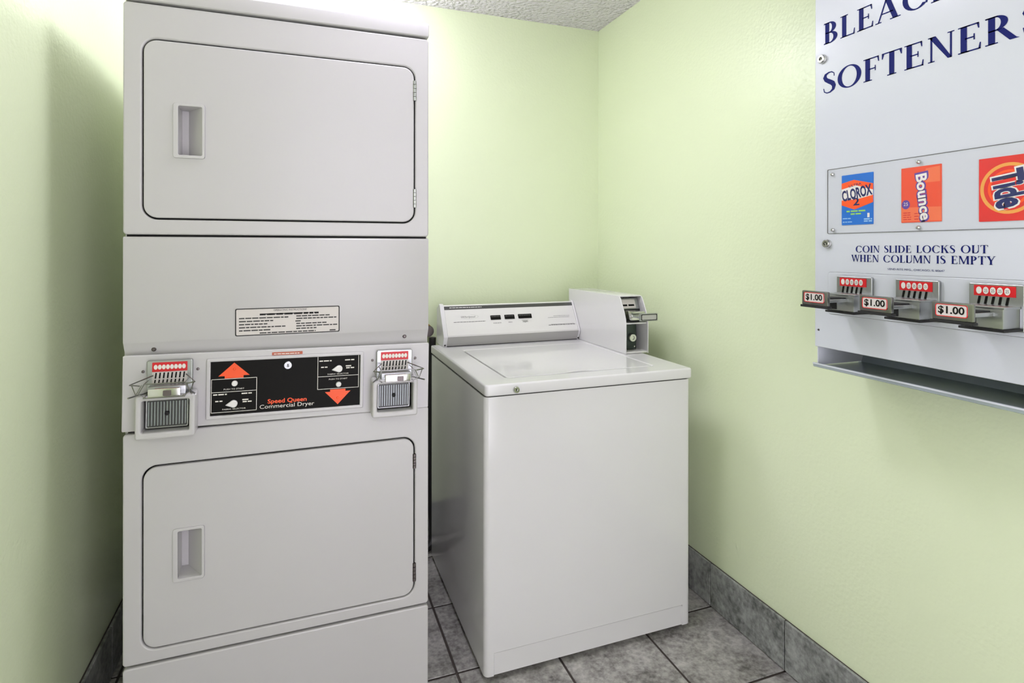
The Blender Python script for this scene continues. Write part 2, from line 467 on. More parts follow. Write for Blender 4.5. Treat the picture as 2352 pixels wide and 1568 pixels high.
def dome(x, y, r, strength, label, flat=.72):
    t = thing('ceiling_light', label, 'ceiling light', (x, y, ZC), 'round ceiling lights')
    Fc = Frame((0, 0, ZC - .0005), (1, 0, 0), (0, -1, 0))
    finish('base', lathe([(0.0, 0.0), (r * .96, 0.0), (r * .96, .022), (r * .9, .026), (0.0, .026)], Fc, x, -y, 40), M['plastic'], t)
    h = r * flat
    prof = [(r * math.cos(a) , .024 + h * math.sin(a)) for a in [math.radians(90 * i / 5) for i in range(6)]]
    finish('diffuser', lathe(prof, Fc, x, -y, 24), glow('lit_frosted_glass', strength), t)
dome(0.10, 2.24, .135, LAMP_BACK, 'round frosted ceiling light glowing above the back of the stacked dryer')
dome(0.30, 1.41, .16, LAMP_MID, 'round frosted ceiling light over the floor between the machines and the camera', .16)

# ------------------------------------------------------------------ stacked dryer
DX0, DX1, DY, DYB = -.3744, .3156, 1.496, 2.20
dry = thing('stacked_dryer', 'tall white stacked coin operated dryer with two doors and a black control panel', 'dryer', (-.0294, 1.85, 0))
FD = Frame((0, DY, 0), (1, 0, 0), (0, 0, 1))
EN = M['enamel']
box('cabinet', DX0 + .0015, DX1 - .0015, DY + .055, DYB, .004, 1.786, EN, dry, .006)
box('top_cap', DX0, DX1 + .001, DY - .003, DYB + .002, 1.7900, 1.8265, EN, dry, .006, 3)

def pocket(F, u0, u1, v0, v1, parent):
    """moulded finger pull: raised rim, cup that is deep on its left side"""
    a0, a1, b0, b1 = u0 + .0105, u1 - .0055, v0 + .0070, v1 - .0060
    h = plate('handle', F, [rrect(u0, u1, v0, v1, .006), rrect(a0, a1, b0, b1, .003)], -.002, .0038, EN, parent, .0010)
    bm = bmesh.new()
    D1, D2 = -.046, -.020
    tl, bl_, tr_, br_ = (a0, b1), (a0, b0), (a1, b1), (a1, b0)
    g = lambda q, w: bm.verts.new(F.p(q[0], q[1], w))
    f = [g(bl_, .001), g(br_, .001), g(tr_, .001), g(tl, .001)]
    k = [g((a0, b0 + .006), D1), g((a0 + .014, b0 + .006), D1), g((a0 + .014, b1 - .002), D1), g((a0, b1 - .002), D1)]
    bm.faces.new((k[0], k[1], k[2], k[3]))
    for i in range(4):
        j = (i + 1) % 4
        bm.faces.new((f[i], f[j], k[j], k[i]))
    me = bpy.data.meshes.new('m'); bm.to_mesh(me); bm.free()
    finish('finger_cup', me, EN, h, flat=True)   # faces look out of the cup

def hinge(F, u, v0, v1, mat, parent):
    n = 5; ms = []
    for i in range(n):
        a = v0 + (v1 - v0) * i / n + .0006; b_ = v0 + (v1 - v0) * (i + 1) / n - .0006
        ms.append(tube_mesh([F.p(u, a, .001), F.p(u, b_, .001)], .0044))
    finish('hinge', merge(ms), mat, parent)

def door_section(z0, z1, dz0, dz1, hz0, hz1, hinges, hm):
    fp = plate('front_panel', FD, [rrect(DX0, DX1, z0, z1, .008), rrect(-.3380, .2800, dz0 - .002, dz1 + .002, .032, 10)], -.016, 0.0, EN, dry, .0035)
    dr = plate('door', FD, [rrect(-.3345, .2765, dz0 + .0018, dz1 - .0018, .0285, 10), rrect(-.2705, -.2125, hz0 + .002, hz1 - .002, .003)], -.014, .0005, EN, dry, .0025)
    pocket(FD.moved(.0005), -.276, -.2115, hz0, hz1, dr)
    for a, c in hinges: hinge(FD, .2783, a, c, hm, dr)
    # dark plate painting in the shade of the door gap
    plate('door_gap_shade', FD, [rrect(-.345, .287, dz0 - .009, dz1 + .009, .035, 8), rrect(-.325, .267, dz0 + .012, dz1 - .012, .02, 8)], -.021, -.0175, M['dark'], dry)
door_section(1.2632, 1.7850, 1.2995, 1.7065, 1.4392, 1.5650, [(1.619, 1.672), (1.339, 1.388)], M['steel'])
door_section(.2950, .8150, .3243, .7375, .4672, .5892, [(.656, .694), (.360, .408)], M['screw'])
plate('base_panel', FD, [rrect(DX0, DX1, .006, .2895, .008)], -.016, 0.0, EN, dry, .0035)
# middle panel with its lower lip folded inward
prism('middle_panel', [(DY + .020, 1.2582), (DY + .003, 1.2582), (DY, 1.2545), (DY, 1.021), (DY + .002, 1.017), (DY + .0135, .997), (DY + .0145, .980), (DY + .022, .980)], DX0, DX1, EN, dry, .002)
for u in (-.3159, .254):
    finish('screw', lathe([(0.0, .004), (.003, .0038), (.0048, .002), (.005, 0.0)], FD.moved(-.0105), u, 1.0017, 14), M['screw'], dry)
for za, zb in ((1.7835, 1.7900), (1.2560, 1.2655), (.2870, .2975)):
    box('gap_shade_strip', DX0 + .004, DX1 - .004, DY + .0165, DY + .054, za, zb, M['dark'], dry)  # dark filler over the light cabinet, painting the shade in the panel gaps
for xa in (DX0 + .0015, DX1 - .0065):
    box('side_flange', xa, xa + .005, DY + .017, DY + .056, .006, 1.785, EN, dry)
# instruction sticker
st = plate('instruction_sticker', FD, [rrect(-.1474, .0899, 1.0236, 1.0889, .004)], .0002, .0006, M['label'], dry)
plate('border', FD, [rrect(-.1474, .0899, 1.0236, 1.0889, .004), rrect(-.1450, .0875, 1.0258, 1.0867, .003)], .0005, .0011, M['ink'], st)
text('lettering', FD, 'OPERATING INSTRUCTIONS', -.0255, 1.0808, .0042, M['ink'], st, .0012, width=.075)
def bars(F, rows, w, mat, parent, name='print_lines', seed=3):
    """fine print too small to read: rows of word-long dashes (u0, u1, v, height)"""
    import random
    rn = random.Random(seed); pl = []
    for u0, u1, v, h in rows:
        u = u0
        while u < u1 - .002:
            l = min(rn.uniform(2.2, 6.0) * h, u1 - u)
            pl.append(_R(u, v, u + l, v + h)); u += l + h * .7
    o = polys(name, F, pl, w, mat, parent); o['kind'] = 'stuff'
    return o
bars(FD, [(-.094, .040, 1.0713, .0042), (-.092, .038, 1.0730, .0022)], .0012, M['ink'], st)
rows = []
for i, (a, c) in enumerate([(-.139, -.030), (-.139, -.064), (-.139, -.077), (-.139, -.034), (-.139, -.070)]):
    rows.append((a, c, 1.0640 - i * .0073, .0026))
for i, (a, c) in enumerate([(-.012, .066), (-.012, .083), (-.014, .002), (-.012, .060), (-.012, .084), (-.012, .035)]):
    rows.append((a, c, 1.0655 - i * .0061, .0026))
rows.append((-.094, .033, 1.0278, .0026)); rows.append((.066, .083, 1.0275, .0028))
bars(FD, rows, .0012, M['ink'], st, seed=5)

# control panel: mounted a touch out of level
tilt = math.radians(-.75)
FP = Frame((-.03, DY - .0055, .9025), (math.cos(tilt), 0, math.sin(tilt)), (-math.sin(tilt), 0, math.cos(tilt)))
cp = plate('control_panel', FP, [rrect(DX0 + .0302, DX1 + .0292, -.0845, .0850, .003)], -.0105, 0.0, EN, dry, .0018)
pu0, pv0 = FP.px(482.7, 953.7); pu1, pv1 = FP.px(827.3, 815.0)
pu0b, pv1b = FP.px(482.7, 829.7); _, pv0b = FP.px(827.3, 929.6)
va, vb = (pv0 + pv0b) / 2, (pv1 + pv1b) / 2
plate('panel_frame', FP, [rrect(pu0 - .0085, pu1 + .0085, va - .0075, vb + .0070, .003), rrect(pu0, pu1, va, vb, .001)], -.001, .0060, EN, cp, .0018)
bk = plate('control_plate', FP, [rrect(pu0 - .0005, pu1 + .0005, va - .0005, vb + .0005, .001)], .0002, .0012, M['black'], dry)
FK = FP.moved(.0013)
def zk(zx, zy): return FK.px(470 + zx * .15731, 800 + zy * .15726)
def frame_line(u0, u1, v0, v1, t=.0012): return [_R(u0, v0, u1, v0 + t), _R(u0, v1 - t, u1, v1), _R(u0, v0, u0 + t, v1), _R(u1 - t, v0, u1, v1)]
def ctrl(zl, zr, zt, zb, div, arrow_up, ax, ay0, ay1, aw, knob, button, lab, dots):
    u0, _ = zk(zl, zt[0]); u1, _ = zk(zr, zt[1])
    v1 = (zk(zl, zt[0])[1] + zk(zr, zt[1])[1]) / 2; v0 = (zk(zl, zb[0])[1] + zk(zr, zb[1])[1]) / 2
    vd = (zk(zl, div[0])[1] + zk(zr, div[1])[1]) / 2
    polys('border_lines', FK, frame_line(u0, u1, v0, v1) + [_R(u0, vd - .0006, u1, vd + .0006)], .0003, M['white'], bk)
    au, av0 = zk(ax, ay0); _, av1 = zk(ax, ay1)
    w = aw
    s = 1 if arrow_up else -1
    tip = av0 if arrow_up else av1
    base = av1 if arrow_up else av0
    sh = base + s * .0055
    polys('arrow', FK, [[(au, tip), (au - w, sh), (au - w * .6, sh), (au - w * .6, base), (au + w * .6, base), (au + w * .6, sh), (au + w, sh)]], .0006, M['orange'], bk)
    finish('indicator_lamp', lathe([(0.0, .0026), (.0026, .002), (.0036, 0.0)], FK, au, (tip * .58 + base * .42), 14), M['orange'], bk)
    bu_, bv_ = zk(*button)
    finish('start_button', lathe([(0.0, .006), (.0048, .006), (.0062, .005), (.0066, .002), (.0066, 0.0)], FK, bu_, bv_, 20), M['plastic'], bk)
    ku, kv = zk(*knob)
    pts = [(ku + .0085 * math.cos(a), kv + .0085 * math.sin(a)) for a in [math.radians(-125 + 250 * i / 16) for i in range(17)]] + [(ku - .017, kv - .0022)]
    plate('selector_knob', FK, [pts], .0, .009, M['plastic'], bk, .002)
    text('lettering', FK, 'FABRIC SELECTOR', *zk(*lab[0]), .0034, M['white'], bk, .0004, width=.050)
    text('lettering', FK, 'PUSH TO START', *zk(*lab[1]), .0036, M['white'], bk, .0004, width=.044)
    bars(FK, [(zk(a, y)[0], zk(c, y)[0], zk(a, y)[1], .0028) for a, c, y in dots], .0004, M['white'], bk)
ctrl(97, 766, (455, 415), (945, 900), (650, 605), True, 435, 205, 430, .0335, (425, 800), (440, 508), [(430, 890), (430, 600)],
     [(125, 325, 690), (540, 690, 665), (155, 285, 785), (550, 640, 755), (555, 705, 785)])
ctrl(1652, 2255, (110, 88), (600, 565), (415, 382), False, 1945, 592, 812, .0305, (1960, 290), (1955, 520), [(1950, 378), (1950, 452)],
     [(1675, 1855, 195), (2050, 2185, 175), (1700, 1815, 285), (2060, 2140, 262), (2065, 2200, 290)])
lu, lv = zk(1218, 240)
finish('key_lock', lathe([(0.0, .004), (.0035, .004), (.004, .0065), (.0085, .0065), (.0105, .004), (.0108, 0.0)], FK, lu, lv, 24), M['steel'], bk)
polys('keyhole', FK, [_R(lu - .0012, lv - .003, lu + .0012, lv + .003)], .0046, M['dark'], bk)
su, sv = zk(1207, 782)
text('lettering', FK, 'Speed Queen', su, sv, .0105, M['orange'], bk, .0004, width=.088, off=.02)
su, sv = zk(1207, 858)
text('lettering', FK, 'Commercial Dryer', su, sv + .0010, .0098, M['white'], bk, .0004, width=.123)
t0, _ = FP.px(625, 812); t1, tv = FP.px(695, 809)
tg = plate('warning_tag', FP, [rrect(t0, t1, vb + .0085, vb + .0155, .0008)], .0002, .0009, M['orange2'], dry)
bars(FP, [(t0 + .004, t1 - .004, vb + .0105, .002)], .0011, M['white'], tg)

# coin slides and coin boxes on the dryer
def dryer_coin_slide(uc, vc, W):
    """uc, vc: centre of the back plate on the control panel"""
    F = FP
    h = .037
    s = plate('coin_slide', F, [rrect(uc - W, uc + W, vc - h, vc + h, .004)], .0002, .010, M['steel'], dry, .002)
    # red price strip with coin circles and slots
    Fq = F.moved(.0102)
    n = 8; u0, u1 = uc - W * .70, uc + W * .70
    plate('price_strip', Fq, [rrect(u0 - .003, u1 + .003, vc + .012, vc + h - .004, .001)], .0, .0006, M['red'], s)
    plate('slot_strip', Fq, [rrect(u0 - .003, u1 + .003, vc - .016, vc + .0115, .001)], .0, .0004, M['label'], s)
    circ, slots = [], []
    for i in range(n):
        x = u0 + (u1 - u0) * (i + .5) / n
        circ.append([(x + .0038 * math.cos(a), vc + .0225 + .0055 * math.sin(a)) for a in [2 * math.pi * k / 14 for k in range(14)]])
        slots.append([(x - .0018, vc - .003), (x + .0012, vc - .003), (x + .0026, vc + .010), (x - .0004, vc + .010)])
        slots.append([(x + .0010, vc - .0055), (x - .0018, vc - .0055), (x - .0032, vc - .0145), (x - .0004, vc - .0145)])
    polys('coin_circles', Fq, circ, .0009, M['white'], s)
    polys('coin_slots', Fq, slots, .0008, M['black'], s)
    # chute, tongue and push plate
    fbox('chute', F, uc - W * .82, uc + W * .82, vc - h - .001, vc - h + .022, .010, .040, M['steel'], s, .003)
    fbox('tongue', F, uc - W * .62, uc + W * .62, vc - h + .010, vc - h + .016, .040, .062, M['chrome'], s, .002)
    fbox('push_plate', F, uc - W * .68, uc + W * .68, vc - h + .005, vc - h + .023, .062, .068, M['chrome'], s, .002)
    tl = plate('price_tag', F.moved(.0682), [rrect(uc - .002, uc + .014, vc - h + .007, vc - h + .019, .002)], 0, .0006, M['screw'], s)
    # bent wire guard round the tongue, with a hooked wing on either side
    ww, ms = W * .86, []
    lo, hi = vc - h + .004, vc - .004
    wo = .060
    ms.append(tube_mesh([F.p(uc - ww, hi, .004), F.p(uc - ww, hi, wo), F.p(uc + ww, hi, wo), F.p(uc + ww, hi, .004)], .0013))
    ms.append(tube_mesh([F.p(uc - ww, lo, .012), F.p(uc - ww, lo, wo + .006), F.p(uc + ww, lo, wo + .006), F.p(uc + ww, lo, .012)], .0013))
    for k in (-1, 1):
        ms.append(tube_mesh([F.p(uc + k * (ww + .019), hi + .003, .078), F.p(uc + k * (ww + .012), lo + .009, .074), F.p(uc + k * (ww + .003), hi, .066)], .0012))
        ms.append(tube_mesh([F.p(uc + k * ww, hi, wo), F.p(uc + k * (ww + .010), (hi + lo) / 2 - .006, wo + .004), F.p(uc + k * (ww - .004), lo + .001, wo + .006)], .0012))
        ms.append(tube_mesh([F.p(uc + k * (ww - .006), hi + .008, .012), F.p(uc + k * (ww + .022), hi + .004, .080), F.p(uc + k * (ww + .006), hi - .001, .070)], .0015))
        ms.append(tube_mesh([F.p(uc + k * (ww + .024), lo + .006, .082), F.p(uc + k * (ww + .002), lo + .001, .014)], .0017))
    finish('wire_guard', merge(ms), M['steel_mid'], s)
    for k in (-1, 1):
        finish('mounting_screw', lathe([(0.0, .003), (.003, .002), (.0034, 0.0)], F, uc + k * (W + .009), vc + .012, 12), M['screw'], s)
    return s
def dryer_coin_box(u0, u1, v0, v1):
    F = FP
    wl = .012
    hb = plate('coin_box', F, [rrect(u0, u1, v0, v1, .006), rrect(u0 + wl, u1 - wl, v0 + .0145, v1 - .011, .003)], .0002, .046, EN, dry, .004)
    i0, i1, j0, j1 = u0 + wl, u1 - wl, v0 + .0145, v1 - .011
    fbox('box_recess', F, i0 - .001, i1 + .001, j0 - .001, j1 + .001, .0003, .006, M['dark'], hb)
    a0, a1, b0, b1 = i0 + .003, i1 - .0045, j0 + .003, j1 - .002
    gp = plate('coin_drawer', F, [rrect(a0, a1, b0, b1, .003)], .006, .020, M['stripgrey'], hb, .0012)
    plate('drawer_rim', F, [rrect(a0, a1, b0, b1, .003), rrect(a0 + .0032, a1 - .0032, b0 + .0032, b1 - .0032, .002)], .019, .0226, M['steel'], hb, .001)
    bm = bmesh.new(); n = 13
    for i in range(n):
        c = a0 + .006 + (a1 - a0 - .012) * i / (n - 1)
        add_box(bm, c - .0015, c + .0015, b0 + .0055, b1 - .0055, .0195, .0222, .0006, 1)
    me = bm_mesh(bm); me.transform(F.m()); finish('drawer_ridges', me, M['grille'], hb)
    finish('drawer_lock', lathe([(0.0, .0045), (.0018, .0045), (.0024, .0055), (.0040, .0055), (.0048, .004), (.0050, 0)], F.moved(.0205), (a0 + a1) / 2, (b0 + b1) / 2, 20), M['dark'], hb)
    return hb
def cen(F, x0, x1, y0, y1):
    a = F.px(x0, y0); b_ = F.px(x1, y1); return a[0], b_[0], b_[1], a[1]
F10 = FP.moved(.008)
a = cen(F10, 338, 442, 829, 898); dryer_coin_slide((a[0] + a[1]) / 2, (a[2] + a[3]) / 2, .0455)
a = cen(F10, 862, 949, 805, 867); dryer_coin_slide((a[0] + a[1]) / 2, (a[2] + a[3]) / 2, .0455)
F30 = FP.moved(.034)
a = cen(F30, 313, 449, 909, 997); tag(dryer_coin_box(a[0], a[1], a[2], a[3]), None)
a = cen(F30, 855, 957, 872, 950); dryer_coin_box(a[0], a[1], a[2], a[3])

# ------------------------------------------------------------------ washing machine
WX0, WX1, WY, WYB, WZ = .4845, 1.187, 1.540, 2.245, .847
was = thing('washing_machine', 'white top loading coin operated washing machine with a silver control console', 'washing machine', ((WX0 + WX1) / 2, 1.9, 0))
WE = M['enamel2']
FT = Frame((0, 0, 0), (1, 0, 0), (0, 1, 0))
def rc(x0, x1, y0, y1, rf, rb=.004, n=6):
    pts = []
    for cx, cy, a, r in ((x1 - rf, y0 + rf, -90, rf), (x1 - rb, y1 - rb, 0, rb), (x0 + rb, y1 - rb, 90, rb), (x0 + rf, y0 + rf, 180, rf)):
        for i in range(n + 1):
            t = math.radians(a + 90 * i / n); pts.append((cx + r * math.cos(t), cy + r * math.sin(t)))
    return pts
c0, c1 = WX0 + .0015, WX1 - .0015
full = rc(c0, c1, WY, WYB, .016)
cut = rc(c0, c1, WY, WYB, .016)
ix = len(cut) - 1
notch = cut + [(.5135, WY), (.5155, WY + .004), (1.1525, WY + .004), (1.1545, WY)]
seam = cut + [(.5135, WY), (.5140, WY + .010), (1.1540, WY + .010), (1.1545, WY)]
cab = finish('cabinet', merge([plate_mesh([seam], .0800, .0835), plate_mesh([full], .0835, .8105), plate_mesh([notch], .0185, .0800)]), WE, was)
box('toe_seam_shade', .5142, 1.1538, WY + .0085, WY + .0099, .0801, .0834, M['dark'], was)  # dark strip that paints the shading line above the toe panel
wt = plate('worktop', FT, [rc(WX0, WX1, WY - .009, WYB + .003, .012), rrect(.5735, 1.0885, 1.6035, 2.0935, .014)], .8145, WZ, WE, was, .0055, 3)
plate('top_gap_shade', FT, [rc(c0 + .004, c1 - .004, WY + .004, WYB - .004, .014)], .8100, .8150, M['dark'], was)  # dark sheet standing in for shade in the gap under the worktop
lx0, lx1, ly0, ly1 = .5765, 1.0855, 1.6065, 2.0905
lid_o = rrect(lx0, lx1, ly0, ly1, .012)
dip = [(.76 + .13 * i / 10, ly0 + .0130 * math.sin(math.pi * i / 10)) for i in range(11)]
i_last = len(lid_o)
# insert the shallow finger dip into the straight front edge
lid_pts = dip + lid_o
lid = plate('lid', FT, [lid_pts], .8215, WZ + .0004, WE, was, .002)
box('lid_well', .5735, 1.0885, 1.6035, 2.0935, .8160, .8205, M['silver_dark'], was)
FWf = Frame((0, WY - .009, 0), (1, 0, 0), (0, 0, 1))
lk = finish('worktop_lock', lathe([(0.0, .004), (.0035, .004), (.004, .007), (.0078, .007), (.0098, .004), (.0102, 0.0)], FWf, .577, .8285, 24), M['chrome'], was)
polys('keyhole', FWf, [_R(.5758, .8255, .5782, .8315)], .0046, M['dark'], lk)
FZ = Frame((0, 0, 0), (1, 0, 0), (0, 1, 0))
for fx in (WX0 + .05, WX1 - .05):
    for fy in (WY + .05, WYB - .05):
        finish('foot', lathe([(0.0, .0006), (.020, .0006), (.020, .008), (.012, .0195), (0.0, .0195)], FZ, fx, fy, 16), M['rubber'], was)
# console
prof_in = [(2.188, WZ), (2.170, .888), (2.240, 1.001), (2.252, 1.004), (2.285, .985), (2.290, WZ)]
prof_end = [(2.186, WZ), (2.182, .853), (2.1665, .885), (2.1672, .890), (2.238, 1.006), (2.252, 1.010), (2.289, .990), (2.294, WZ)]
con = prism('console', prof_in, .534, 1.0995, M['silver'], was, .001)
prism('end_cap', prof_end, .517, .534, WE, con, .0025)
prism('end_cap', prof_end, 1.0995, 1.1075, WE, con, .002)
vdir = Vector((0, 2.240 - 2.170, 1.001 - .888))
FC = Frame((0.0, 2.170, .888), (1, 0, 0), vdir)
flen = vdir.length
lowd = Vector((0, 2.170 - 2.188, .888 - WZ))
FL = Frame((0, 2.188, WZ), (1, 0, 0), lowd)
plate('lower_trim', FL, [rrect(.5345, 1.099, .003, lowd.length - .001, .001)], .0001, .0012, M['silver_dark'], con)
fbox('base_strip', FL, .5345, 1.099, .0003, .003, .0001, .003, M['ink'], con)
sp = plate('top_strip', FC, [rrect(.5345, 1.099, flen - .0165, flen - .002, .001)], .0001, .0012, M['stripgrey'], con)
bars(FC, [(.556, .690, flen - .0105, .003)], .0015, M['silver'], sp)
plate('control_face', FC, [rrect(.5350, 1.0985, .004, flen - .0175, .002)], .0001, .0010, M['silver'], con)
def zc(zx, zy): return FC.px(1000 + zx * .15306, 680 + zy * .15306)
FCw = FC.moved(.0011)
u, v = zc(498, 325)
lg = text('brand_lettering', FCw, 'Whirlpool', u, v, .0085, M['grey_ink'], con, .0003, width=.058, shear=.3)
ring = []
for i in range(28):
    a0_, a1_ = math.radians(150 + 290 * i / 28), math.radians(150 + 290 * (i + 1) / 28)
    f = lambda a, k: (u + .004 + (.036 + k) * math.cos(a), v + .004 + (.0085 + k * .6) * math.sin(a))
    ring.append([f(a0_, 0), f(a1_, 0), f(a1_, .0012), f(a0_, .0012)])
polys('brand_ring', FCw, ring, .0003, M['silver_dark'], con)
for (x0, x1, yc) in ((825, 978, 322), (1035, 1185, 312), (1240, 1442, 302)):
    ua, va_ = zc(x0, yc); ub, _ = zc(x1, yc)
    iw = plate('indicator_window', FCw, [rrect(ua, ub, va_ - .0105, va_ + .0085, .0015)], 0, .0022, M['black'], con, .0006)
    bars(FCw, [(ua + .003, ub - .003, va_ + .0015, .0022)], .0026, M['grey_ink'], iw, seed=x0)
for k, (x0, x1, yy, h) in enumerate(((275, 755, 400, .0022), (870, 990, 408, .002), (1095, 1155, 395, .002), (1310, 1400, 388, .002), (1770, 2010, 300, .0014), (1690, 2010, 325, .0014), (1700, 2110, 440, .0024), (1735, 2090, 427, .0014))):
    ua, va_ = zc(x0, yy); ub, _ = zc(x1, yy)
    bars(FCw, [(ua, ub, va_, h)], .0003, M['grey_ink'], con, seed=20 + k)
tu, tv = zc(1345, 370)
polys('triangle_mark', FCw, [[(tu - .016, tv + .004), (tu + .016, tv + .004), (tu, tv - .009)], ], .0002, M['silver_dark'], con)
for x in (.5255, 1.1035):
    finish('end_screw', lathe([(0.0, .003), (.003, .002), (.0036, 0.0)], Frame((0, 2.1815, 0), (1, 0, 0), (0, 0, 1)), x, .8545, 12), M['ink'], con)
# coin meter beside the console
MX0, MX1 = 1.1085, 1.206
prof_m = [(2.283, WZ + .0005), (1.8105, WZ + .0005), (1.8105, .955), (1.8135, .975), (1.822, .998), (1.848, 1.046), (1.856, 1.0535), (1.868, 1.0565), (2.283, 1.0565)]
mt = prism('coin_meter', prof_m, MX0, MX0 + .004, WE, was, .001)
prism('side_panel', prof_m, MX1 - .004, MX1, WE, mt, .001)
box('meter_top', MX0 + .004, MX1 - .004, 1.858, 2.283, 1.0525, 1.0563, WE, mt, .001)
box('meter_back', MX0 + .004, MX1 - .004, 1.93, 2.282, WZ + .001, 1.0520, WE, mt)
box('meter_floor', MX0 + .004, MX1 - .004, 1.814, 1.930, WZ + .001, .8545, M['silver'], mt, .001)
box('meter_shelf', MX0 + .004, MX1 - .004, 1.818, 1.930, .9545, .9605, WE, mt, .0015)
ca = box('coin_drawer', MX0 + .007, MX1 - .030, 1.845, 1.928, .858, .950, M['drawer'], mt, .002)
FMf = Frame((0, 1.845, 0), (1, 0, 0), (0, 0, 1))
finish('drawer_lock', lathe([(0.0, .010), (.006, .010), (.007, .014), (.0135, .014), (.016, .009), (.017, 0.0)], FMf, 1.153, .902, 24), M['chrome'], ca)
finish('mounting_screw', lathe([(0.0, .003), (.003, .002), (.0035, 0.0)], FMf, 1.167, .868, 12), M['chrome'], ca)
# slide mechanism set in the sloping upper mouth
FS = Frame((0, 1.838, .962), (1, 0, 0), Vector((0, .036, .088)))
sl = plate('coin_slide', FS, [rrect(MX0 + .006, MX1 - .006, .003, .092, .002)], -.012, -.004, M['steel'], mt, .001)
plate('price_plate', FS, [rrect(MX0 + .014, MX1 - .022, .052, .086, .002)], -.004, -.0025, M['label'], sl, .0005)
bars(FS, [(MX0 + .018, MX1 - .028, .060, .007)], -.0022, M['black'], sl)
box('slide_body', MX0 + .012, MX1 - .028, 1.790, 1.842, .972, 1.004, M['chrome'], sl, .004)
box('slide_tongue', MX0 + .016, MX1 - .020, 1.752, 1.792, .984, .992, M['steel'], sl, .002)
pp = box('push_plate', MX0 + .018, MX1 - .006, 1.743, 1.752, .974, 1.002, M['steel'], sl, .003)
box('slide_rail', MX0 + .005, MX1 - .005, 1.822, 1.842, .9620, .9680, M['dark'], sl)
FPm = Frame((0, 1.7428, 0), (1, 0, 0), (0, 0, 1))
plate('price_label', FPm, [rrect(MX0 + .024, MX1 - .012, .979, .997, .003)], 0, .0006, M['silver_dark'], sl)
plate('label_border', FPm, [rrect(MX0 + .022, MX1 - .010, .977, .999, .003), rrect(MX0 + .0245, MX1 - .0125, .9795, .9965, .003)], .0004, .0012, M['dark'], sl)
fbox('coin_guide', FS, MX0 + .010, MX1 - .012, .040, .048, -.004, .004, M['dark'], sl, .001)

# ------------------------------------------------------------------ soap vending machine
VX, VY0, VY1, VZ0, VZ1 = 1.1744, 1.052, .552, .9955, 2.02
ven = thing('soap_vending_machine', 'white wall mounted laundry soap vending machine with three coin slides', 'vending machine', (1.26, .80, .945))
VE = M['vend']
FV = Frame((VX, 0, 0), (0, -1, 0), (0, 0, 1))
def vp(px, py, w=0.0): return FV.moved(w).px(px, py)
box('cabinet', VX + .004, XR - .0005, VY1 + .004, VY0 - .004, VZ0 + .002, VZ1 - .003, VE, ven, .002)
plate('front_door', FV, [rrect(-VY0, -VY1, VZ0, VZ1, .003)], -.004, 0.0, VE, ven, .0018)
# delivery tray below the door
box('side_cheek', VX + .004, XR - .0005, VY0 - .0065, VY0 - .004, .9505, VZ0 + .001, VE, ven)
box('side_cheek', VX + .004, XR - .0005, VY1 + .004, VY1 + .0065, .9505, VZ0 + .001, VE, ven)
tray = prism('delivery_tray', [(0, 0), (1, 0), (1, 1), (0, 1)], 0, 1, M['steel_dark'], ven)
bpy.data.meshes.remove(tray.data)
def prism_y(name, pts_xz, y0, y1, mat, parent, bev=0.0):
    me = plate_mesh([pts_xz], 0, y1 - y0, bev)
    me.transform(Matrix(((1, 0, 0, 0), (0, 0, -1, y1), (0, 1, 0, 0), (0, 0, 0, 1))))
    return finish(name, me, mat, parent)
tr_ = prism_y('delivery_tray', [(VX - .0035, .9475), (VX - .0035, .9530), (VX + .0005, .9535), (VX + .004, .9495), (XR - .012, .9490), (XR - .006, .9640), (XR - .002, .9640), (XR - .002, .9455), (VX, .9455)], VY1, VY0 + .002, M['steel_dark'], ven, .0006)
box('tray_rim', VX - .0045, VX + .0016, VY1, VY0 + .003, .9525, .9562, VE, tr_, .0012)
# lettering
NV = M['navy']
u0, v0 = vp(1889, 219); serif('lettering', FV, 'SOFTENERS', u0, 1.6020, .0500, .441, NV, ven, .0006)
serif('lettering', FV, 'BLEACH', u0 + .003, 1.7200, .0500, .302, NV, ven, .0006)
serif('lettering', FV, 'COIN SLIDE LOCKS OUT', -.9425, 1.2243, .0150, .2655, NV, ven, .0006)
serif('lettering', FV, 'WHEN COLUMN IS EMPTY', -.9535, 1.2035, .0155, .2880, NV, ven, .0006)
text('lettering', FV, 'VEND-RITE MFG., CHICAGO, IL 60647', -.810, 1.1875, .0042, M['navy'], ven, .0006, width=.116)
# locks, screws
for (x, y) in ((1890, 136), (1901, 559.5)):
    u, v = vp(x, y)
    l = finish('door_lock', lathe([(0.0, .004), (.0038, .004), (.0045, .008), (.0085, .008), (.0105, .005), (.0110, 0.0)], FV, u, v, 24), M['chrome'], ven)
    polys('keyhole', FV, [_R(u - .0012, v - .0032, u + .0012, v + .0032)], .0046, M['dark'], l)
finish('rivet', lathe([(0.0, .002), (.002, .0015), (.0026, 0.0)], FV, *vp(1880.5, 757), 12), M['screw'], ven)
# clear display window with the sample packages behind it
PU0, PU1, PV0, PV1 = -1.0155, -.5900, 1.2680, 1.4200
plate('display_frame', FV, [rrect(PU0, PU1, PV0, PV1, .002), rrect(PU0 + .0010, PU1 - .0010, PV0 + .0010, PV1 - .0010, .002)], .0002, .0016, M['grey_ink'], ven)
plate('display_backing', FV, [rrect(PU0 + .0008, PU1 - .0008, PV0 + .0008, PV1 - .0008, .002)], .0001, .0005, VE, ven)
def card(name, u0, u1, v0, v1, mat, label):
    o = plate(name, FV, [rrect(u0, u1, v0, v1, .001)], .0006, .0018, mat, ven)
    o['label'] = label
    return o
Fk = FV.moved(.0019)
